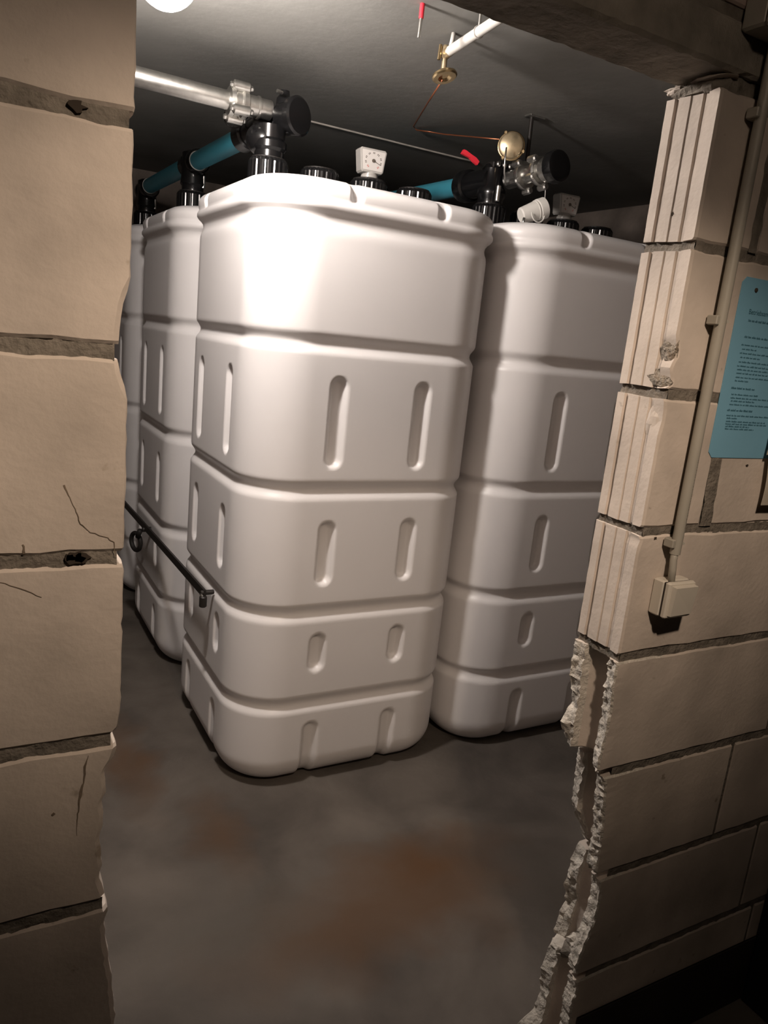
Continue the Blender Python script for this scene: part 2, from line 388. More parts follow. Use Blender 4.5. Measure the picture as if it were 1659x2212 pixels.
# mortar in the joints (recessed, rough)
def mortar_strip(mb, x0, x1, z0, z1, edge='none', dep=.0032, nx=None):
    nx = nx or max(4, int((x1-x0)/.008)); nzv = 4; rows = []
    b = len(mb.v)
    for j in range(nzv+1):
        for i in range(nx+1):
            x = x0+(x1-x0)*i/nx; z = z0+(z1-z0)*j/nzv
            mb.v.append(Vector((x, dep+.0022*nz(x*60, z*70, 4)+.0012*nz(x*150, z*150, 8), z)))
    for j in range(nzv):
        for i in range(nx):
            a = b+j*(nx+1)+i; mb.f.append((a, a+1, a+nx+2, a+nx+1))
def mortar_core(mb, x0, x1, z0, z1, y0=.012): mb.box((x0, y0, z0), (x1, WT-.004, z1))
def mortar_end(mb, xe, sgn, z0, z1, y0=.004, y1=WT-.003):
    b = len(mb.v); ny = 16; n2 = 3
    for j in range(n2+1):
        for i in range(ny+1):
            y = y0+(y1-y0)*i/ny; z = z0+(z1-z0)*j/n2
            mb.v.append(Vector((xe+sgn*(.004*nz(y*90, z*120, 2)+.002*nz(y*240, z*200, 5)), y, z)))
    for j in range(n2):
        for i in range(ny):
            a = b+j*(ny+1)+i; mb.f.append((a, a+1, a+ny+2, a+ny+1))
mb = MB()
for k in range(1, 8):
    z = ZJ[k]; xe = interp(LEFT_EDGE, z)-.006
    mortar_strip(mb, -.5, xe, z-JT/2-.002, z+JT/2+.002); mortar_core(mb, -.5, xe-.004, z-JT/2-.002, z+JT/2+.002); mortar_end(mb, xe-.002, 1, z-JT/2-.001, z+JT/2+.001)
mb.build('mortar', 'mortar', wl, True)
mb = MB()
for k in range(1, 8):
    z = ZJ[k]; xe = XR+.006 if k < 5 else interp(F_OUT, z)+.03
    mortar_strip(mb, xe, 2.4, z-JT/2-.002, z+JT/2+.002, nx=110 if True else 0)
    if k < 5:
        mortar_core(mb, xe+.004, 2.4, z-JT/2-.002, z+JT/2+.002); mortar_end(mb, xe, 1, z-JT/2-.001, z+JT/2+.001)
    else: mortar_core(mb, 1.24, 2.4, z-JT/2-.002, z+JT/2+.002)
for i, (zt, zb) in enumerate(COURSE):
    xe = ENDX[i]; wdt = .014
    if i in (0, 2): mb.box((xe-.004, .004, zb), (xe+wdt+.004, WT-.004, zt)); 
    else: mb.box((xe-.002, .004, zb), (xe+wdt+.002, WT-.004, zt))
mortar_strip(mb, XR+.01, 1.22, 1.99, 2.03, dep=.012); mb.box((XR+.012, .02, 1.99), (1.222, WT-.004, 2.031))
mb.build('mortar', 'mortar', wr, True, 50)
# mortar smear beside the half blocks (wide vertical joints seen in first and third course)
mb = MB()
for (x0, x1, za, zb) in ((1.232, 1.264, 1.268, 1.503), (1.214, 1.236, 1.768, 1.996)):
    b = len(mb.v); nx, nk = 8, 30
    for j in range(nk+1):
        z = za+(zb-za)*j/nk
        for i in range(nx+1):
            t = i/nx; x = x0+(x1-x0)*t+.004*nz(z*40, t*2, 3)*(1 if i in (0, nx) else 0)+.012*(z-za)/(zb-za)*-1*(1 if x1-x0 > .03 else 0)
            mb.v.append(Vector((x, -.0009*math.sin(math.pi*t)-.0003+.0006*nz(x*90, z*90, 2), z)))
    for j in range(nk):
        for i in range(nx):
            a = b+j*(nx+1)+i; mb.f.append((a, a+1, a+nx+2, a+nx+1))
mb.build('mortar_smear', 'mortar', wr, True)
# loose stones and mortar lumps under the lintel end and in the broken jamb
def lump(name, parent, c, size, m, seed, n=10):
    mb = MB().ball((0, 0, 0), 1, n, 7)
    for q, p in enumerate(mb.v):
        k = 1+.45*nz(p.x*1.6+seed, p.y*1.6, p.z*1.6); mb.v[q] = Vector((c[0]+p.x*size[0]*k, c[1]+p.y*size[1]*k, c[2]+p.z*size[2]*k))
    return mb.build(name, m, parent)
lump('mortar_lump', wr, (1.10, .06, 2.012), (.03, .05, .012), 'mortar', 1)
lump('mortar_lump', wr, (1.095, .03, 2.010), (.022, .03, .015), 'mortar', 4)
lump('mortar_lump', wr, (1.112, .015, 2.005), (.03, .014, .022), 'mortar', 9)
lump('stone_flake', wr, (1.085, .105, 2.019), (.014, .02, .006), 'block', 3)
lump('stone_flake', wr, (1.098, .04, 2.024), (.03, .045, .004), 'block', 6)
lump('stone_lump', wr, (1.178, .055, .278), (.040, .030, .030), 'mortar', 12)
lump('stone_lump', wr, (1.165, .085, .262), (.030, .028, .016), 'broken', 14)
lump('stone_lump', wr, (1.150, .035, .315), (.022, .018, .022), 'broken', 17)
for (x, y, z, sx) in ((1.12, .03, .766, .012), (1.135, .045, .772, .014), (1.105, .02, .764, .010)):
    lump('mortar_lump', wr, (x, y, z), (sx, sx, sx*.8), 'broken', x*50)
M['chip'] = mat('dirty_fracture', (.42, .365, .30), .95, var=.5, vscale=70, bump=1.0, bscale=160, spec=.05, dark=(.24, .195, .15), dscale=70, dthr=.52)
lump('fracture', wr, (1.0870, .018, 1.583), (.009, .020, .030), 'chip', 21, 16)
lump('fracture', wr, (1.0850, .030, 1.536), (.008, .032, .016), 'chip', 23, 16)
lump('fracture', wr, (1.0840, .022, 1.463), (.006, .020, .030), 'block_b', 27, 16)
# marks on the blocks: cracks, drill holes, voids in the joints
def face_pt(px, py, Y):
    d = fw+r2*((px-829.5)/F_PX)-u2*((py-1106)/F_PX); t = (Y+DIST)/d.y
    return Vector((d.x*t, Y, HC+d.z*t))
def crack(parent, pix, wid, m='crack', Y=0.0):
    P = [face_pt(x, y, Y) for x, y in pix]; fine = []; W = []
    for i in range(len(P)-1):
        for k in range(4):
            t = k/4; q = P[i].lerp(P[i+1], t); q += Vector((.0016*nz(q.x*200, q.z*200, 1), 0, .0016*nz(q.x*200, q.z*200, 6))); fine.append(q); W.append((wid[i]+(wid[i+1]-wid[i])*t)*(.8+.5*abs(nz(q.x*300, q.z*300, 2))))
    fine.append(P[-1]); W.append(wid[-1])
    return MB().ribbon(fine, W, (0, -1, 0)).build('crack', m, parent)
crack(wl, [(138, 1048), (150, 1075), (165, 1105), (172, 1130), (195, 1150), (232, 1162), (245, 1172), (250, 1200)], [.0025, .0007, .0009, .001, .0007, .0009, .0013, .0005])
crack(wl, [(190, 1632), (184, 1655), (180, 1690), (174, 1710), (170, 1745), (166, 1772), (166, 1805)], [.0008, .003, .002, .0045, .002, .0015, .0005])
crack(wl, [(0, 1257), (45, 1272), (90, 1290)], [.0008, .0012, .0006])
crack(wl, [(50, 1176), (52, 1196)], [.002, .003])
def disc(name, parent, px, py, r, m='hole', Y=0.0, n=(0, -1, 0), X=None):
    if X is None: c = face_pt(px, py, Y)
    else: c = Vector((X, py, px))
    mb = MB(); n = Vector(n); e1 = n.cross(Vector((0, 0, 1))).normalized(); e2 = n.cross(e1); K = 12
    ring = [c+n*.0007+(e1*1.25*math.cos(2*math.pi*k/K)+e2*.85*math.sin(2*math.pi*k/K))*r*(1+.8*nz(k*.9, r*900, px)) for k in range(K)]
    mb.add(ring, [tuple(range(K))]); mb.add([v-n*.006 for v in ring], [tuple(range(K))])
    mb.f += [(k, (k+1) % K, K+(k+1) % K, K+k) for k in range(K)]
    return mb.build(name, m, parent)
disc('mortar_hole', wl, 166, 228, .0065); disc('mortar_hole', wl, 163, 1206, .009); disc('mortar_hole', wl, 180, 1205, .007); disc('mortar_hole', wl, 150, 1205, .006)
disc('drill_hole', wr, 1613, 1006, .003); disc('drill_hole', wr, 1415, 1163, .003)
for (z, y) in ((1.815, .062), (1.226, .075)): disc('drill_hole', wr, z, y, .0035, n=(-1, 0, 0), X=XR+.0015)
o = crack(wl, [(112, 1760), (118, 1756)], [.003, .004])
# thin dark strip at the base of the right wall
bs = MB(); bs.cbox((1.15, -.006, FZ), (2.4, .0, .152), .002)
tag(bs.build('dark_strip_right', 'foot_strip'), 'dark strip along the foot of the right block wall', 'skirting', kind='structure')

# lintel and the masonry above it
lt = MB(); n = 60; rings = []
for i in range(n+1):
    x = .035+(1.205-.035)*i/n; j = lambda s: .0035*nz(x*45, s, 2)+.002*nz(x*120, s, 5)
    rings.append([(x, .006+j(1), 2.030+j(2)), (x, 0+j(3)*.4, 2.036+j(3)), (x, 0+j(4)*.4, 2.096+j(4)), (x, .005, 2.102+j(5)), (x, WT, 2.102), (x, WT-.002+j(6), 2.034+j(7)), (x, WT-.006, 2.030+j(8))])
lt.loft(rings)
lto = thing('trim_1', (.6, 0, 2.03), 'rough grey concrete lintel spanning the doorway', 'lintel', kind='structure')
lt.build('lintel_bar', 'lintel', lto)
wa = thing('wall_above_door', (.6, 0, 2.1), 'pinkish brick courses above the concrete lintel', 'wall', kind='structure')
mbm = MB(); mbm.box((.03, .006, 2.100), (1.222, WT-.004, ZC)); mbm.build('mortar', 'mortar', wa)
for c_ in range(4):
    z0 = 2.120+.075*c_; x = -.02+(.12 if c_ % 2 else 0)
    while x < 1.21:
        a, b = max(x, .03), min(x+.236, 1.216)
        if b-a > .03: MB().cbox((a, .0, z0), (b, WT, min(z0+.063, ZC-.001)), .003).build('brick', 'brick', wa)
        x += .248

# ------------------------------------------------------------------ oil tanks
HX, HY, RC = .4405, .435, .19
SLX, SLY = .158, .172
SLOTS = [(1.12, 1.422, .027), (.714, .943, .027), (.396, .541, .027), (-.2, .206, .019)]
GROOVES = [1.520, 1.047, .617, .277]
def perimeter():
    out = []     # (x, y, nx, ny, face half coordinate s or None, slot centre)
    def straight(ax, sgn, half, slot, L):
        pass
    nS = 86
    def add_face(face):
        half = (HX-RC) if face in 'FB' else (HY-RC)
        for i in range(nS):
            s = -half+2*half*i/nS
            if face == 'F': out.append((s, -HY, 0, -1, s, SLX))
            if face == 'R': out.append((HX, s, 1, 0, s, SLY))
            if face == 'B': out.append((-s, HY, 0, 1, s, SLX))
            if face == 'L': out.append((-HX, -s, -1, 0, s, SLY))
    def add_corner(cx, cy, a0):
        for i in range(18):
            a = a0+math.pi/2*i/18; out.append((cx+RC*math.cos(a), cy+RC*math.sin(a), math.cos(a), math.sin(a), None, 0))
    add_face('F'); add_corner(HX-RC, -HY+RC, -math.pi/2); add_face('R'); add_corner(HX-RC, HY-RC, 0)
    add_face('B'); add_corner(-HX+RC, HY-RC, math.pi/2); add_face('L'); add_corner(-HX+RC, -HY+RC, math.pi)
    return out
PRIM = [(1.84, 0), (1.852, .001), (1.862, .003), (1.872, .008), (1.884, .0105), (1.896, .008), (1.905, .001), (1.912, -.008), (1.920, -.014), (1.930, -.0145), (1.937, -.011), (1.943, -.0075), (1.950, -.009), (1.962, -.011), (1.974, -.010), (1.984, -.005), (1.992, .003), (1.998, .014), (2.003, .030)]
def sst(a, b, x):
    t = max(0, min(1, (x-a)/(b-a))); return t*t*(3-2*t)
def inset(z, s, slot):
    d = 0.0
    for g in GROOVES:
        t = (z-g)/.034
        if abs(t) < 1: d = max(d, .017*(.5+.5*math.cos(math.pi*t))**.8)
    R = .11; zz = z-FZ
    if zz < R: d += R-math.sqrt(max(0, R*R-(R-zz)**2))
    if z > 1.84: d += interp(PRIM, z)
    if s is not None:
        for sc in (-slot, slot):
            u = abs(s-sc)
            if u > .045: continue
            for (z0, z1, dep) in SLOTS:
                a, b = z0+.033, z1-.033
                dz = 0 if a <= z <= b else (a-z if z < a else z-b)
                dist = math.hypot(u, dz)
                d += dep*sst(.035, .012, dist) if False else dep*(1-sst(.014, .034, dist))
            # small notch in the rim
            dz = 0 if z > 1.962 else 1.962-z
            d += .016*(1-sst(.010, .024, math.hypot(u, dz)))
    return d
def tank_mesh():
    P = perimeter(); n = len(P); V = []; Fc = []
    zs = []; z = FZ
    while z < 1.84: zs.append(z); z += .003 if z < FZ+.02 else (.0075)
    zs += [p[0] for p in PRIM]; rows = 0
    for z in zs:
        for (x, y, nx, ny, s, sl) in P:
            d = inset(z, s, sl); V.append((x-nx*d, y-ny*d, z))
        rows += 1
    last = V[-n:]
    for k, zz in ((.93, 2.009), (.84, 2.014), (.65, 2.019), (.4, 2.022), (.1, 2.023)):
        V += [(x*k, y*k, zz) for (x, y, _) in last]; rows += 1
    for r in range(rows-1):
        for j in range(n):
            a = r*n+j; b = r*n+(j+1) % n; Fc.append((a, b, b+n, a+n))
    Fc.append(tuple(reversed(range(n)))); Fc.append(tuple((rows-1)*n+j for j in range(n)))
    me = bpy.data.meshes.new('tank_body'); me.from_pydata(V, [], Fc); me.materials.append(M['tank'])
    me.polygons.foreach_set('use_smooth', [True]*len(me.polygons)); return me
TME = tank_mesh()
NECKX = [-.29, -.10, .095, .288]
def collar_mesh():
    mb = MB(); mb.rev((0, 0, 0), (0, 0, 1), [(0, .072), (.012, .072), (.014, .068), (.070, .068), (.078, .064), (.082, .058)], 96, ribs=24, ribd=.0022)
    me = bpy.data.meshes.new('screw_collar'); me.from_pydata([tuple(p) for p in mb.v], [], mb.f); me.materials.append(M['black']); return me
CME = collar_mesh()
def flat_cap_mesh():
    mb = MB(); mb.rev((0, 0, 0), (0, 0, 1), [(0, .058), (.006, .058), (.008, .05), (.003, .02)], 32)
    me = bpy.data.meshes.new('screw_lid'); me.from_pydata([tuple(p) for p in mb.v], [], mb.f); me.materials.append(M['blackm']); return me
LME = flat_cap_mesh()
def make_tank(x, y, label):
    t = thing('oil_tank', (x, y, 0), label, 'tank', 'white plastic oil tanks in the cellar')
    b = bpy.data.objects.new('tank_body', TME); C.objects.link(b); b.parent = t
    for nx in NECKX:
        c = bpy.data.objects.new('screw_collar', CME); C.objects.link(c); c.parent = t; c.location = (nx, 0, 2.022)
        l = bpy.data.objects.new('screw_lid', LME); C.objects.link(l); l.parent = c; l.location = (0, 0, .079)
    return t
T1 = (1.2175, 1.72); T2 = (2.1325, 1.70); T3 = (1.2175, 2.72); T4 = (2.1325, 2.70); T5 = (1.2175, 3.72)
make_tank(*T1, 'front white ribbed plastic oil tank nearest the doorway, brightly lit at its corner')
make_tank(*T2, 'white ribbed plastic oil tank at the right, partly hidden by the doorway jamb')
make_tank(*T3, 'white plastic oil tank behind the front tank, seen at its left')
make_tank(*T4, 'rear right white plastic oil tank hidden behind the two front tanks')
make_tank(*T5, 'rearmost white plastic oil tank, a thin sliver beside the left wall edge')

# ------------------------------------------------------------------ lamps
lp = thing('cellar_lamp', (GLOBE_POS[0], GLOBE_POS[1], ZC), 'glowing round cellar lamp on the ceiling left of the front tank', 'lamp')
MB().rev((GLOBE_POS[0], GLOBE_POS[1], ZC), (0, 0, -1), [(0, .06), (.03, .06), (.045, .05), (.075, .046)], 28).build('lamp_base', 'porc', lp, True, 40)
MB().ball(GLOBE_POS, GLOBE_R, 24, 16).build('glass_globe', 'globe', lp, True)
hl = thing('hallway_lamp', (HALL_POS[0], HALL_POS[1], ZC), 'ceiling lamp in the hallway in front of the block wall', 'lamp')
MB().rev((HALL_POS[0], HALL_POS[1], ZC), (0, 0, -1), [(0, .05), (.012, .09), (.035, .095), (.05, .09)], 32).build('lamp_housing', 'porc', hl, True, 40)
MB().rev((HALL_POS[0], HALL_POS[1], ZC-.05), (0, 0, -1), [(0, .084), (.02, .078), (.04, .06), (.052, .035), (.056, .001)], 32).build('lamp_glass', 'hallglass', hl, True)
ld = bpy.data.lights.new('hallway_light', 'SPOT'); ld.energy = HALL_POWER; ld.color = HALL_COL; ld.shadow_soft_size = .035
ld.spot_size = math.radians(43); ld.spot_blend = 1.0
lo = bpy.data.objects.new('hallway_light', ld); C.objects.link(lo); lo.parent = hl
lo.location = (0, 0, -.15)
aim = (Vector((.62, 0.0, 1.43))-Vector((HALL_POS[0], HALL_POS[1], ZC-.15))).normalized()
lo.scale = (2.6, 1, 1); lo.rotation_euler = aim.to_track_quat('-Z', 'Y').to_euler()

#PART2
# ------------------------------------------------------------------ pipework above the tanks
n1 = Vector((T1[0]+NECKX[0], T1[1], 2.10))
# filling pipe: galvanised pipe from the left, flanged coupling, nipple
ZG = 2.256
gp = thing('galvanised_pipe', (.8, 1.72, ZG), 'galvanised steel filling pipe running in from the left above the front tank', 'pipe')
MB().cyl((-.28, 1.72, ZG+.012), (.80, 1.72, ZG), .029, 24).build('pipe', 'galv', gp, True, 40)
MB().rev((.775, 1.72, ZG), (1, 0, 0), [(0, .030), (.004, .044), (.018, .046), (.024, .040), (.040, .040), (.046, .047), (.062, .046), (.068, .033)], 28).build('coupling', 'galv', gp, True, 35)
for a in (35, 125, 215, 305):
    y = 1.72+.052*math.cos(math.radians(a)); z = ZG+.052*math.sin(math.radians(a))
    fl_ = MB().cyl((.782, y, z), (.840, y, z), .016, 14, ch=.004).build('clamp_lug', 'galv', gp, True, 40)
    MB().rev((.772, y, z), (1, 0, 0), [(0, .007), (.004, .009), (.074, .009), (.078, .007)], 6).build('bolt', 'galv', fl_)
MB().rev((.838, 1.72, ZG), (1, 0, 0), [(0, .033), (.036, .033), (.038, .036), (.044, .036), (.046, .031), (.085, .031)], 24).build('nipple', 'galv', gp, True, 35)
# black T-piece on the first neck of the front tank
fx, fy = n1.x, n1.y
bt = thing('filling_fitting', (fx, fy, 2.10), 'black plastic T-fitting with round cap on the front tank', 'pipe fitting')
MB().rev((fx, fy, 2.107), (0, 0, 1), [(0, .050), (.02, .050), (.03, .058), (.05, .058), (.06, .05), (.10, .052)], 28).build('riser', 'black', bt, True, 35)
MB().ball((fx-.012, fy+.02, 2.166), .058, 24, 16, (1.1, 1.1, .95)).build('lower_body', 'black', bt, True)
MB().ball((fx+.052, fy+.005, 2.243), .052, 24, 16, (.95, 1.1, 1.0)).build('body', 'black', bt, True)
MB().rev((fx+.056, fy-.055, 2.240), (.45, -.9, .02), [(-.05, .046), (0, .05), (.004, .06), (.026, .062), (.032, .055), (.034, .03)], 32).build('round_cap', 'black', bt, True, 35)
MB().rev((fx+.042, fy, 2.262), (0, 0, 1), [(0, .03), (.04, .026), (.05, .018), (.065, .016)], 18).build('vent_stub', 'black', bt, True, 35)
MB().rev((fx-.007, fy+.02, 2.215), (0, 1, 0), [(0, .05), (.16, .046), (.165, .054), (.235, .054), (.24, .044)], 28).build('pipe_socket', 'black', bt, True, 35)
MB().cyl((fx+.015, fy-.05, 2.305), (fx-.005, fy-.055, 2.306), .006, 8).build('screw', 'galv', bt)
# wire loop on the pipe
MB().torus((fx-.085, fy+.14, 2.245), (.6, 1, .1), .035, .0022, 24, 6).build('wire_loop', 'blackm', bt, True)
# blue connecting pipes
def blue(x, y0, y1, z0, z1, label):
    t = thing('blue_pipe', (x, y0, z0), label, 'pipe', 'blue connecting pipes above the tanks')
    MB().cyl((x, y0, z0), (x, y1, z1), .0375, 28).build('pipe', 'blue', t, True, 40)
    MB().torus((x, y1-.012, z1), (0, 1, 0), .0378, .003, 28, 8).build('sealing_ring', 'white', t, True)
    return t
blue(fx-.007, 1.982, 2.623, 2.215, 2.222, 'teal blue plastic pipe behind the black fitting on the front tank')
blue(fx-.007, 2.817, 3.623, 2.225, 2.232, 'dim blue plastic pipe in shadow over the tank behind, by the left wall edge')
def tee(x, y, label, z=2.107):
    t = thing('tank_fitting', (x, y, z), label, 'pipe fitting')
    MB().rev((x, y, z), (0, 0, 1), [(0, .048), (.02, .048), (.03, .055), (.06, .052), (.16, .05), (.17, .03)], 24).build('riser', 'black', t, True, 35)
    MB().rev((x, y-.095, z+.118), (0, 1, 0), [(0, .045), (.01, .052), (.045, .052), (.05, .045), (.14, .045), (.145, .052), (.18, .052), (.19, .045)], 24).build('cross_socket', 'black', t, True, 35)
    MB().rev((x+.04, y-.03, z+.02), (0, 0, 1), [(0, .008), (.05, .008)], 8).build('bolt', 'galv', t)
    return t
tee(T3[0]+NECKX[0], T3[1], 'black pipe fitting on the tank behind the front tank')
tee(T5[0]+NECKX[0], T5[1], 'black pipe fitting on the rearmost tank')
# right group on the second tank
n2 = Vector((T2[0]+NECKX[0], T2[1], 2.10))
gx, gy = n2.x, n2.y
blue(gx-.012, gy+.192, T4[1]-.097, 2.195, 2.205, 'teal blue plastic pipe running behind the front tank to the right-hand fitting')
tee(T4[0]+NECKX[0], T4[1], 'black pipe fitting on the hidden rear right tank')
b2 = thing('valve_fitting', (gx, gy, 2.10), 'black valve fitting with red lever on the right tank', 'valve')
MB().rev((gx, gy, 2.107), (0, 0, 1), [(0, .050), (.02, .050), (.03, .056), (.055, .056), (.07, .046), (.13, .046), (.15, .03)], 28).build('riser', 'black', b2, True, 35)
MB().rev((gx-.012, gy+.04, 2.192), (0, 1, 0), [(-.06, .046), (0, .046), (.02, .050), (.09, .052), (.095, .062), (.125, .064), (.145, .060), (.150, .045)], 32).build('pipe_socket', 'black', b2, True, 35)
MB().cyl((gx-.028, gy-.085, 2.108), (gx-.028, gy-.085, 2.165), .010, 14, ch=.002).build('drain_stub', 'galv', b2, True, 40)
MB().cbox((gx-.03, gy-.035, 2.235), (gx+.055, gy+.02, 2.262), .004).build('valve_block', 'blackm', b2)
for dx in (-.016, .012, .04): MB().rev((gx+dx, gy-.045, 2.25), (0, -1, 0), [(0, .010), (.008, .010), (.012, .006)], 10).build('screw', 'galv', b2)
p0, p1 = face_pt(1000, 327, gy-.01), face_pt(1030, 350, gy-.03)
lev = MB(); d = (p1-p0).normalized(); sd = Vector((d.z, 0, -d.x)).normalized()
prof = [(0, .016), (.15, .017), (.55, .013), (.85, .018), (1.1, .014)]
rings = []
for t, hw in prof:
    c = p0.lerp(p1, t)+Vector((0, .004, .004*math.sin(t*3))); rings.append([c+sd*hw*.55+Vector((0, -.006, 0)), c-sd*hw*.55+Vector((0, -.006, 0)), c-sd*hw*.55+Vector((0, .006, 0)), c+sd*hw*.55+Vector((0, .006, 0))])
lev.loft(rings).build('red_lever', 'red', b2)
# capped galvanised pipe pointing to the door, with flange clamp, on the same fitting
gc = thing('capped_pipe', (1.88, 1.5, 2.2), 'galvanised clamp coupling with dark end cap above the right tank', 'pipe')
a, b = Vector((gx+.040, gy-.052, 2.20)), Vector((1.905, 1.385, 2.222)); ax = (b-a).normalized()
def on(t): return a+(b-a)*t
MB().cyl(on(0), on(.96), .033, 24).build('pipe', 'galv', gc, True, 40)
for t in (.33, .64):
    c = on(t)
    f_ = MB().rev(c-ax*.013, ax, [(0, .036), (.003, .050), (.010, .052), (.016, .052), (.023, .050), (.026, .036)], 28).build('flange', 'galv', gc, True, 35)
    e1 = ax.cross(Vector((0, 0, 1))).normalized(); e2 = e1.cross(ax)
    for q in (40, 140, 250, 330):
        v = e1*math.cos(math.radians(q))+e2*math.sin(math.radians(q)); pc = c+v*.056
        MB().rev(pc-ax*.022, ax, [(0, .010), (.006, .013), (.036, .013), (.042, .010)], 8).build('bolt', 'galv', f_)
MB().rev(on(.70), ax, [(0, .034), (.01, .043), (.075, .041), (.08, .034)], 28).build('sleeve', 'galv', gc, True, 35)
MB().rev(on(.86), ax, [(0, .048), (.004, .056), (.028, .058), (.040, .054), (.044, .040), (.040, .01)], 32).build('end_cap', 'black', gc, True, 35)
# brass locking cap
bc = face_pt(1104, 314, 1.56)
axb = Vector((-.62, -.76, -.05)).normalized()
MB().rev(bc, axb, [(-.035, .038), (-.03, .046), (-.004, .047), (0, .044), (.006, .044), (.010, .038)], 36).build('brass_cap', 'oldbrass', gc, True, 35); br = gc.children[-1]; br['label'] = 'round yellowish brass cap'
MB().torus(bc-axb*.012, axb, .048, .004, 36, 8).build('rim', 'brass', br, True)
for q in (60, 200, 300):
    e1 = axb.cross(Vector((0, 0, 1))).normalized(); e2 = e1.cross(axb); v = e1*math.cos(math.radians(q))+e2*math.sin(math.radians(q))
    MB().rev(bc+v*.05-axb*.02, axb, [(0, .005), (.002, .007), (.02, .007), (.022, .005)], 8).build('lug', 'brass', br)
ch = [face_pt(1094, 318, 1.52), face_pt(1091, 345, 1.52), face_pt(1089, 375, 1.52), face_pt(1093, 400, 1.54)]
MB().tube(ch, .003, 6).build('chain', 'galv', br, True)
# hanger from the ceiling
hx_ = face_pt(1145, 300, 1.57); ht = Vector((hx_.x-.005, hx_.y, ZC))
hg = thing('pipe_hanger', tuple(ht), 'dark steel hanger bracket between ceiling and capped pipe', 'bracket')
MB().cbox((ht.x-.02, ht.y-.02, ZC-.006), (ht.x+.05, ht.y+.02, ZC), .001).build('ceiling_plate', 'galv', hg)
MB().cyl((ht.x, ht.y, ZC-.004), (ht.x+.004, ht.y, 2.26), .008, 10).build('rod', 'steel', hg, True, 40)
# white cup lying on the second tank
ca, cb = face_pt(1124, 466, 1.47), face_pt(1177, 449, 1.45)
axc = (cb-ca).normalized()
cp = thing('white_cup', tuple(ca), 'white plastic cup with strap lying on top of the right tank', 'cup')
L = (cb-ca).length
MB().rev(ca, axc, [(0, .024), (.004, .028), (L*.62, .035), (L*.63, .037), (L*.66, .037), (L*.67, .035)], 28).build('cup_body', 'cup', cp, True, 35)
MB().rev(ca+axc*L*.70, axc, [(0, .036), (.002, .039), (L*.28, .039), (L*.30, .036), (L*.22, .032)], 28).build('lid', 'cup', cp, True, 35)
e1 = Vector((0, 0, -1)); mid = ca.lerp(cb, .5)+Vector((0, -.034, -.010))
MB().torus(mid, (0, -1, .15), .030, .0026, 22, 8, a0=math.radians(0), a1=math.radians(180), e1=(-1, 0, 0)).build('strap', 'cup', cp, True)
MB().cyl(ca+Vector((-.004, -.03, -.01)), ca+Vector((-.006, -.03, -.038)), .005, 8).build('strap_button', 'galv', cp, True)
MB().cyl(cb+Vector((-.014, -.01, .03)), cb+Vector((-.017, -.01, .058)), .0012, 6).build('cord_end', 'cup', cp)
# level gauges
def gauge(x, y, z, rot, label, clear=True):
    t = thing('tank_gauge', (x, y, z), label, 'gauge', 'level gauges on the tanks')
    Rm = Matrix.Rotation(rot, 3, 'Z')
    def put(mb):
        for i, p in enumerate(mb.v): mb.v[i] = Rm @ p+Vector((x, y, z))
        return mb
    put(MB().rev((0, 0, .0), (0, 0, 1), [(0, .036), (.006, .036), (.008, .031), (.016, .031), (.018, .027), (.026, .027)], 28)).build('mount', 'gaugegrey', t, True, 35)
    # tapering housing: wider at the top
    def hous(y0, y1, e, z0=.022, z1=.104, wb=.043, wt=.052):
        c = .006; R = []
        for yy, s in ((y0, .95), (y0+.004, 1), (y1-.004, 1), (y1, .95)):
            zm = (z0+z1)/2; hz = (z1-z0)/2*s; b_, t_ = wb*s+e, wt*s+e
            R.append([(-b_+c, yy, zm-hz), (b_-c, yy, zm-hz), (b_, yy, zm-hz+c), (t_, yy, zm+hz-c), (t_-c, yy, zm+hz), (-t_+c, yy, zm+hz), (-t_, yy, zm+hz-c), (-b_, yy, zm-hz+c)])
        return MB().loft(R)
    h = put(hous(-.026, .028, 0)).build('housing', 'gaugegrey', t)
    m2 = 'dial'
    R = []
    for yy in (-.0262, -.0275):
        R.append([(-.037, yy, .030), (.037, yy, .030), (.045, yy, .096), (-.045, yy, .096)])
    dl = put(MB().loft([list(reversed(r)) for r in R])).build('dial', m2, t)
    if clear:
        tk = MB(); tr = MB()
        for k in range(9):
            an = math.radians(230-k*35); cx_, cz_ = .030*math.cos(an), .063+.026*math.sin(an)
            tgt = tr if k in (0, 8) else tk
            ca_, sa_ = math.cos(an), math.sin(an)
            for (u0, u1, v0, v1) in ((-.003, .003, -.0035, -.0012), (-.003, .003, .0012, .0035)):
                q = [(cx_+ca_*u-sa_*v, -.0279, cz_+sa_*u+ca_*v) for u, v in ((u0, v0), (u1, v0), (u1, v1), (u0, v1))]
                tgt.add(q, [(0, 1, 2, 3)])
        put(tk).build('scale_marks', 'inkgrey', t)['kind'] = 'stuff'; put(tr).build('red_scale_marks', 'dialred', t)['kind'] = 'stuff'
        pn = MB(); an = math.radians(-22)
        pn.rev((0, -.0278, .063), (0, -1, 0), [(0, .006), (.003, .006), (.004, .004)], 14)
        ca_, sa_ = math.cos(an), math.sin(an)
        q = [(ca_*u-sa_*v, -.0290, .063+sa_*u+ca_*v) for u, v in ((.003, -.0014), (.031, -.0007), (.031, .0007), (.003, .0014))]
        pn.add(q, [(0, 1, 2, 3)]); put(pn).build('pointer', 'inkgrey', t)
    return t
gauge(T1[0]+NECKX[2], T1[1], 2.106, math.radians(-5), 'pale square level gauge with dial and pointer on the front tank')
gauge(T2[0]+NECKX[2], T2[1], 2.106, math.radians(-4), 'dim grey level gauge on the right tank, in shadow')

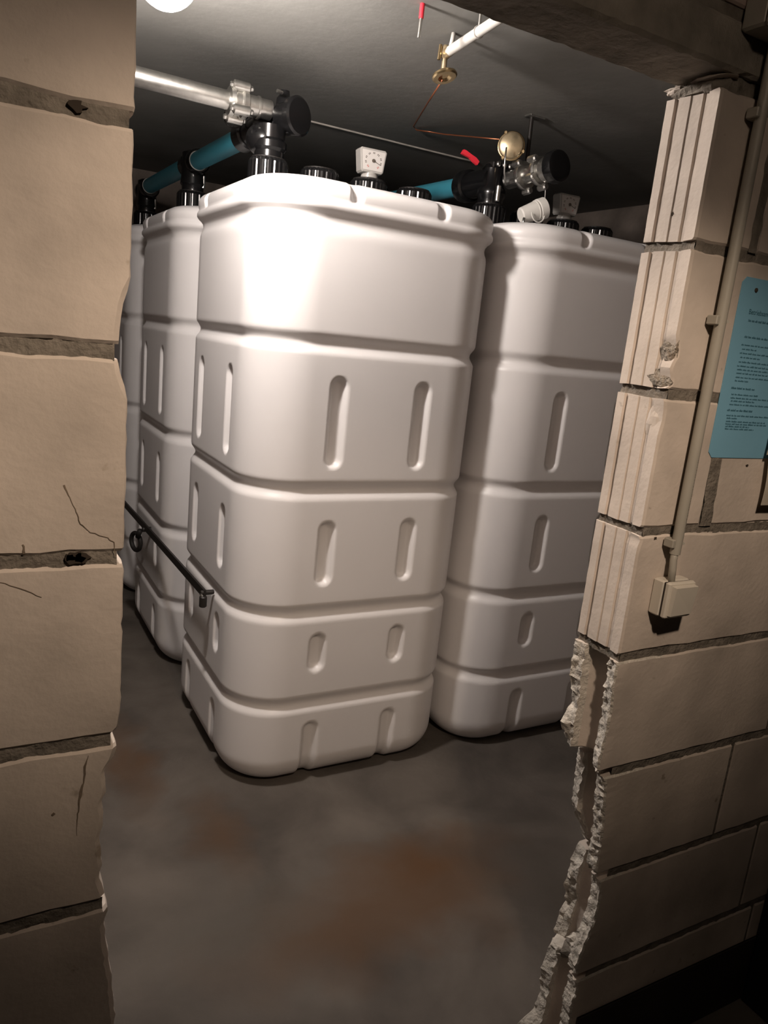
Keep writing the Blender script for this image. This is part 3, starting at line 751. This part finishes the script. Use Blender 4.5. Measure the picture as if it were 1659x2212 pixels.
# ------------------------------------------------------------------ things on the ceiling near the door
wa_, wb_ = face_pt(1078, 42, .88), None
def zpt(px, py, z):
    d_ = fw+r2*((px-829.5)/F_PX)-u2*((py-1106)/F_PX); t_ = (z-HC)/d_.z
    return Vector((d_.x*t_, -DIST+d_.y*t_, z))
pA = zpt(1085, 36, 2.372); pB = zpt(972, 110, 2.372)
wp = thing('white_pipe', tuple(pA), 'short white plastic pipe under the ceiling behind the lintel', 'pipe')
far = pA+(pA-pB).normalized()*.25
MB().cyl(tuple(far), tuple(pB), .0135, 20, ch=.002).build('pipe', 'white', wp, True, 40)
cl_ = pA.lerp(pB, .42); axp = (pB-pA).normalized()
MB().torus(cl_, axp, .0142, .0022, 20, 8).build('clamp_ring', 'gaugegrey', wp, True)
MB().cyl(cl_+Vector((0, 0, .012)), (cl_.x, cl_.y, ZC), .004, 8).build('clamp_rod', 'galv', wp)
bk = zpt(974, 78, ZC-.004)
bv = thing('brass_valve', tuple(pB), 'small brass valve with round handwheel at the end of the white ceiling pipe', 'valve')
MB().cyl(pB+axp*.0, pB+axp*.03, .014, 16, ch=.002).build('union_nut', 'oldbrass', bv, True, 40)
MB().tube([pB+Vector((0, 0, .005)), pB+Vector((.004, .0, .03)), Vector((pB.x+.006, pB.y, ZC))], .0065, 8).build('support_bracket', 'white', bv, True)
vb = pB+axp*.03
MB().rev(vb+Vector((0, 0, .022)), (0, 0, -1), [(0, .009), (.006, .013), (.03, .013), (.036, .008), (.075, .008)], 16).build('valve_body', 'oldbrass', bv, True, 35)
MB().cyl(vb+Vector((-.018, 0, .02)), vb+Vector((-.02, 0, -.02)), .005, 8).build('side_screw', 'brass', bv)
wc = vb+Vector((.002, -.004, -.055))
axw = Vector((.12, -.3, -1)).normalized()
MB().rev(wc, axw, [(-.006, .010), (-.004, .030), (0, .036), (.006, .037), (.010, .033), (.010, .02), (.004, .012)], 32).build('handwheel', 'brass', bv, True, 35)
# copper line
c0 = wc+Vector((-.005, 0, -.016)); c1 = zpt(893, 273, ZC-.006); c2 = zpt(900, 281, ZC-.008); c3 = zpt(960, 290, ZC-.03); c4 = face_pt(1090, 302, 1.62)
cl2 = MB().tube([c0, c0.lerp(c1, .5)+Vector((.01, 0, .02)), c1, c2, c3, c3.lerp(c4, .5), c4], .0028, 8)
tag(cl2.build('copper_line', 'copper', None, True), 'thin copper line from the brass handwheel valve along the ceiling to the right fitting', 'pipe')
# red capped anchor rod
r0 = zpt(913, 8, ZC)
an = thing('anchor_rod', tuple(r0), 'metal anchor rod with bright red sleeve hanging from the ceiling', 'anchor')
MB().cyl(tuple(r0), tuple(r0+Vector((0, 0, -.035))), .0065, 12).build('red_sleeve', 'red', an, True, 40)
MB().cyl(tuple(r0+Vector((0, 0, -.033))), tuple(r0+Vector((-.002, 0, -.082))), .0045, 10).build('rod', 'galv', an, True, 40)

# ------------------------------------------------------------------ tie bar along the tank sides
XB = T1[0]-HX-.035
tb = thing('tie_bar', (XB, 2.2, .6), 'black steel tie bar bolted along the left sides of the tanks', 'bar')
A = Vector((XB, 1.585, .602)); B_ = Vector((XB, 3.35, .552))
dirb = (B_-A).normalized()
MB().loft([[A+Vector((-.004, 0, -.016)), A+Vector((.004, 0, -.016)), A+Vector((.004, 0, .016)), A+Vector((-.004, 0, .016))], [B_+Vector((-.004, 0, -.016)), B_+Vector((.004, 0, -.016)), B_+Vector((.004, 0, .016)), B_+Vector((-.004, 0, .016))]]).build('flat_bar', 'steel', tb)
MB().cyl(A+Vector((-.014, .01, .004)), A+Vector((.035, .01, .004)), .009, 10, ch=.002).build('bolt', 'steel', tb, True, 40)
MB().cyl(A+Vector((-.006, .0, -.006)), A+Vector((-.006, .0, -.046)), .014, 12, ch=.003).build('end_hook', 'steel', tb, True, 40)
MB().cyl(A+Vector((-.016, .0, .003)), A+Vector((-.010, .0, -.006)), .005, 8).build('washer', 'galv', tb)
rg = Vector((XB-.012, 2.62, .560))
MB().cyl(rg, rg+Vector((.04, 0, 0)), .012, 10).build('bolt', 'steel', tb, True, 40)
MB().torus(rg+Vector((-.01, .09, -.085)), (1, .35, 0), .042, .011, 28, 10).build('cable_loop', 'blackm', tb, True)
MB().cyl(rg+Vector((-.006, .02, -.01)), rg+Vector((-.010, .05, -.05)), .012, 10).build('loop_strap', 'blackm', tb, True)

# ------------------------------------------------------------------ right wall: conduit, switch, notices, junction box
XCD = 1.156
cd = thing('conduit', (XCD, -.016, 1.25), 'grey plastic cable conduit running down the right block wall to the switch', 'conduit')
ctop, cbot = Vector((1.156, -.019, 2.09)), Vector((1.153, -.019, 1.222))
MB().cyl(tuple(ctop), tuple(cbot), .0098, 20).build('tube', 'conduit', cd, True, 40)
for zc in (1.975, 1.645, 1.243):
    x = cbot.x+(ctop.x-cbot.x)*(zc-cbot.z)/(ctop.z-cbot.z)
    k = MB().torus((x, -.019, zc), (0, 0, 1), .0125, .0028, 20, 8, a0=math.radians(-25), a1=math.radians(205), e1=(1, 0, 0))
    k.cbox((x-.014, -.012, zc-.008), (x+.012, 0, zc+.008), .002); k.cbox((x-.019, -.026, zc-.008), (x-.010, -.004, zc+.008), .0015)
    k.build('clip', 'conduit', cd, True, 30)
MB().tube([(cbot.x, -.019, 1.235), (cbot.x-.003, -.021, 1.212), (cbot.x-.004, -.024, 1.195), (cbot.x-.004, -.026, 1.168)], .0068, 12).build('cable', 'conduit', cd, True)
# switch
SX0, SX1, SZ0, SZ1 = 1.131, 1.203, 1.102, 1.172
sw = thing('light_switch', ((SX0+SX1)/2, 0, SZ0), 'square surface-mounted light switch on the right block wall', 'switch')
MB().cbox((SX0, -.026, SZ0), (SX1, 0, SZ1), .003).build('back_box', 'switch', sw)
MB().cbox((SX0+.0015, -.0285, SZ0+.0015), (SX1-.0015, -.025, SZ1-.0015), .001).build('shadow_gap', 'gap', sw)
MB().cbox((SX0, -.040, SZ0), (SX1, -.028, SZ1), .003).build('cover_frame', 'switch', sw)
rk = MB(); y0 = -.0395
rk.loft([[(SX0+.007, y0, SZ0+.006), (SX1-.004, y0, SZ0+.006), (SX1-.004, y0, SZ1-.006), (SX0+.007, y0, SZ1-.006)],
         [(SX0+.008, -.047, SZ0+.007), (SX1-.005, -.044, SZ0+.007), (SX1-.005, -.050, SZ1-.007), (SX0+.008, -.050, SZ1-.007)]][::-1])
rk.build('rocker', 'switch', sw)
# junction box at the top right
jb = thing('junction_box', (1.13, 0, 2.06), 'dark grey junction box on the lintel at the upper right', 'box')
MB().cbox((1.092, -.045, 2.085), (1.20, 0.001, 2.19), .004).build('box_body', 'conduit', jb)
MB().cbox((1.089, -.056, 2.082), (1.203, -.045, 2.193), .004).build('box_lid', 'conduit', jb)
MB().cyl((1.098, -.05, 2.10), (1.098, -.060, 2.10), .005, 10).build('lid_screw', 'galv', jb)
# printed notice
NX0, NX1, NZ0, NZ1 = 1.214, 1.424, 1.402, 1.728
nb = thing('blue_notice', (NX0, -.004, NZ0), 'blue printed notice card pinned to the right block wall', 'notice')
Rr = []
for yy, e in ((-.0005, .0), (-.0018, .0)):
    c = .010; Rr.append([(NX0+c, yy, NZ0), (NX1-c, yy, NZ0), (NX1, yy, NZ0+c), (NX1, yy, NZ1-c), (NX1-c, yy, NZ1), (NX0+c, yy, NZ1), (NX0, yy, NZ1-c), (NX0, yy, NZ0+c)])
MB().loft(Rr[::-1]).build('card', 'bluepaper', nb)
MB().rev((NX0+.040, -.0012, NZ1-.020), (0, -1, 0), [(0, .004), (.002, .004), (.003, .002)], 12).build('pin', 'hole', nb)
def text(parent, body, x, z, size, m, y=-.0022, rot=None, bold=False):
    cu = bpy.data.curves.new('t', 'FONT'); cu.body = body; cu.size = size; cu.offset = .00012 if bold else 0
    to = bpy.data.objects.new('t', cu); C.objects.link(to)
    dg = bpy.context.evaluated_depsgraph_get(); me = bpy.data.meshes.new_from_object(to.evaluated_get(dg))
    bpy.data.objects.remove(to, do_unlink=True)
    Rm = Matrix.Rotation(math.pi/2, 4, 'X') if rot is None else rot
    me.transform(Matrix.Translation(Vector((x, y, z))-Vector(parent['_o'])) @ Rm)
    me.materials.clear(); me.materials.append(M[m]); o_ = bpy.data.objects.new('lettering', me); C.objects.link(o_); o_.parent = parent; o_['_o'] = list(parent['_o']); return o_
text(nb, 'Betriebsanweisung', NX0+.032, NZ1-.062, .0125, 'ink', bold=True)
def text_bars(parent, rows, m, y):
    mb_ = MB(); rnd = random.Random(3)
    for (x0, x1, z, h) in rows:
        x = x0
        while x < x1-.002:
            wd = rnd.uniform(.005, .016); xb = min(x+wd, x1)
            # a word: short separate letters
            xx = x
            while xx < xb:
                lw = rnd.uniform(.0011, .0019); hh = h*rnd.choice((.65, .7, 1.0, .75))
                mb_.add([(xx, y, z), (min(xx+lw*.8, xb), y, z), (min(xx+lw*.8, xb), y, z+hh), (xx, y, z+hh)], [(0, 1, 2, 3)]); xx += lw
            x = xb+.0022
    return mb_.build('print_lines', m, parent)
rows = []
def R_(dx0, dx1, dz, h=.0034): rows.append((NX0+dx0, NX0+dx1, NZ1-dz, h))
R_(.036, .175, .081, .0045)
for (dx0, dx1, dz, h) in ((.034, .150, .112, .004), (.030, .17, .127, .003), (.034, .075, .135, .003), (.030, .165, .143, .003), (.034, .09, .151, .003), (.032, .175, .160, .003), (.030, .17, .168, .003), (.032, .165, .175, .003), (.032, .17, .182, .003), (.032, .165, .190, .003), (.032, .07, .197, .003),
                          (.026, .095, .212, .004), (.030, .11, .224, .003), (.030, .15, .231, .003), (.032, .10, .237, .003), (.030, .155, .244, .003), (.027, .10, .256, .004), (.028, .16, .266, .003), (.030, .06, .2715, .003), (.030, .145, .278, .003), (.030, .15, .283, .003), (.031, .10, .288, .003), (.031, .115, .293, .003)):
    R_(dx0, dx1, dz, h)
rows = [(a_, b_, NZ1-(NZ1-c_)*.93, h_) for a_, b_, c_, h_ in rows]
text_bars(nb, rows, 'ink', -.0021)
# paper sheets overlapping the notice
def sheet(label, x0, x1, z0, z1, y, tilt, name='paper_sheet'):
    mb_ = MB(); nn = 8; front = []; 
    Rg = []
    for k in range(nn+1):
        t_ = k/nn; z = z0+(z1-z0)*t_; bow = -.004*math.sin(t_*3.1)-.006*(1-t_)
        Rg.append([(x0+tilt*t_, y+bow, z), (x1+tilt*t_, y+bow-.002, z), (x1+tilt*t_, y+bow-.0012, z), (x0+tilt*t_, y+bow+.0008, z)])
    mb_.loft(orient(Rg))
    return tag(mb_.build(name, 'paper', None, False), label, 'paper', 'papers on the right block wall')
sheet('yellowed paper sheet tucked over the corner of the blue notice', 1.362, 1.47, 1.412, 1.52, -.012, .002)
sheet('yellowed paper sheet hanging below the blue notice at the right edge', 1.372, 1.56, 1.312, 1.412, -.016, -.001)
# print on the conduit
rotc = Matrix.Rotation(math.radians(-38), 4, 'Z') @ Matrix.Rotation(math.pi/2, 4, 'X') @ Matrix.Rotation(math.pi/2, 4, 'Z')
text(cd, 'UNIPLAST GERMANY \u25C1 DV-0-30 \u25C1 84 25', XCD-.0005, 1.272, .0072, 'inkgrey', y=-.0289, rot=rotc)
# dark cabinet at the right
cbn = thing('storage_cabinet', (1.95, -.2, FZ), 'black cabinet standing against the block wall at the lower right frame edge', 'cabinet')
MB().cbox((1.757, -.42, FZ), (2.30, -.008, 1.05), .004).build('carcass', 'cab', cbn)
MB().cbox((1.765, -.438, .02), (2.025, -.42, 1.03), .003).build('door', 'cab', cbn)
MB().cbox((2.031, -.438, .02), (2.292, -.42, 1.03), .003).build('door', 'cab', cbn)
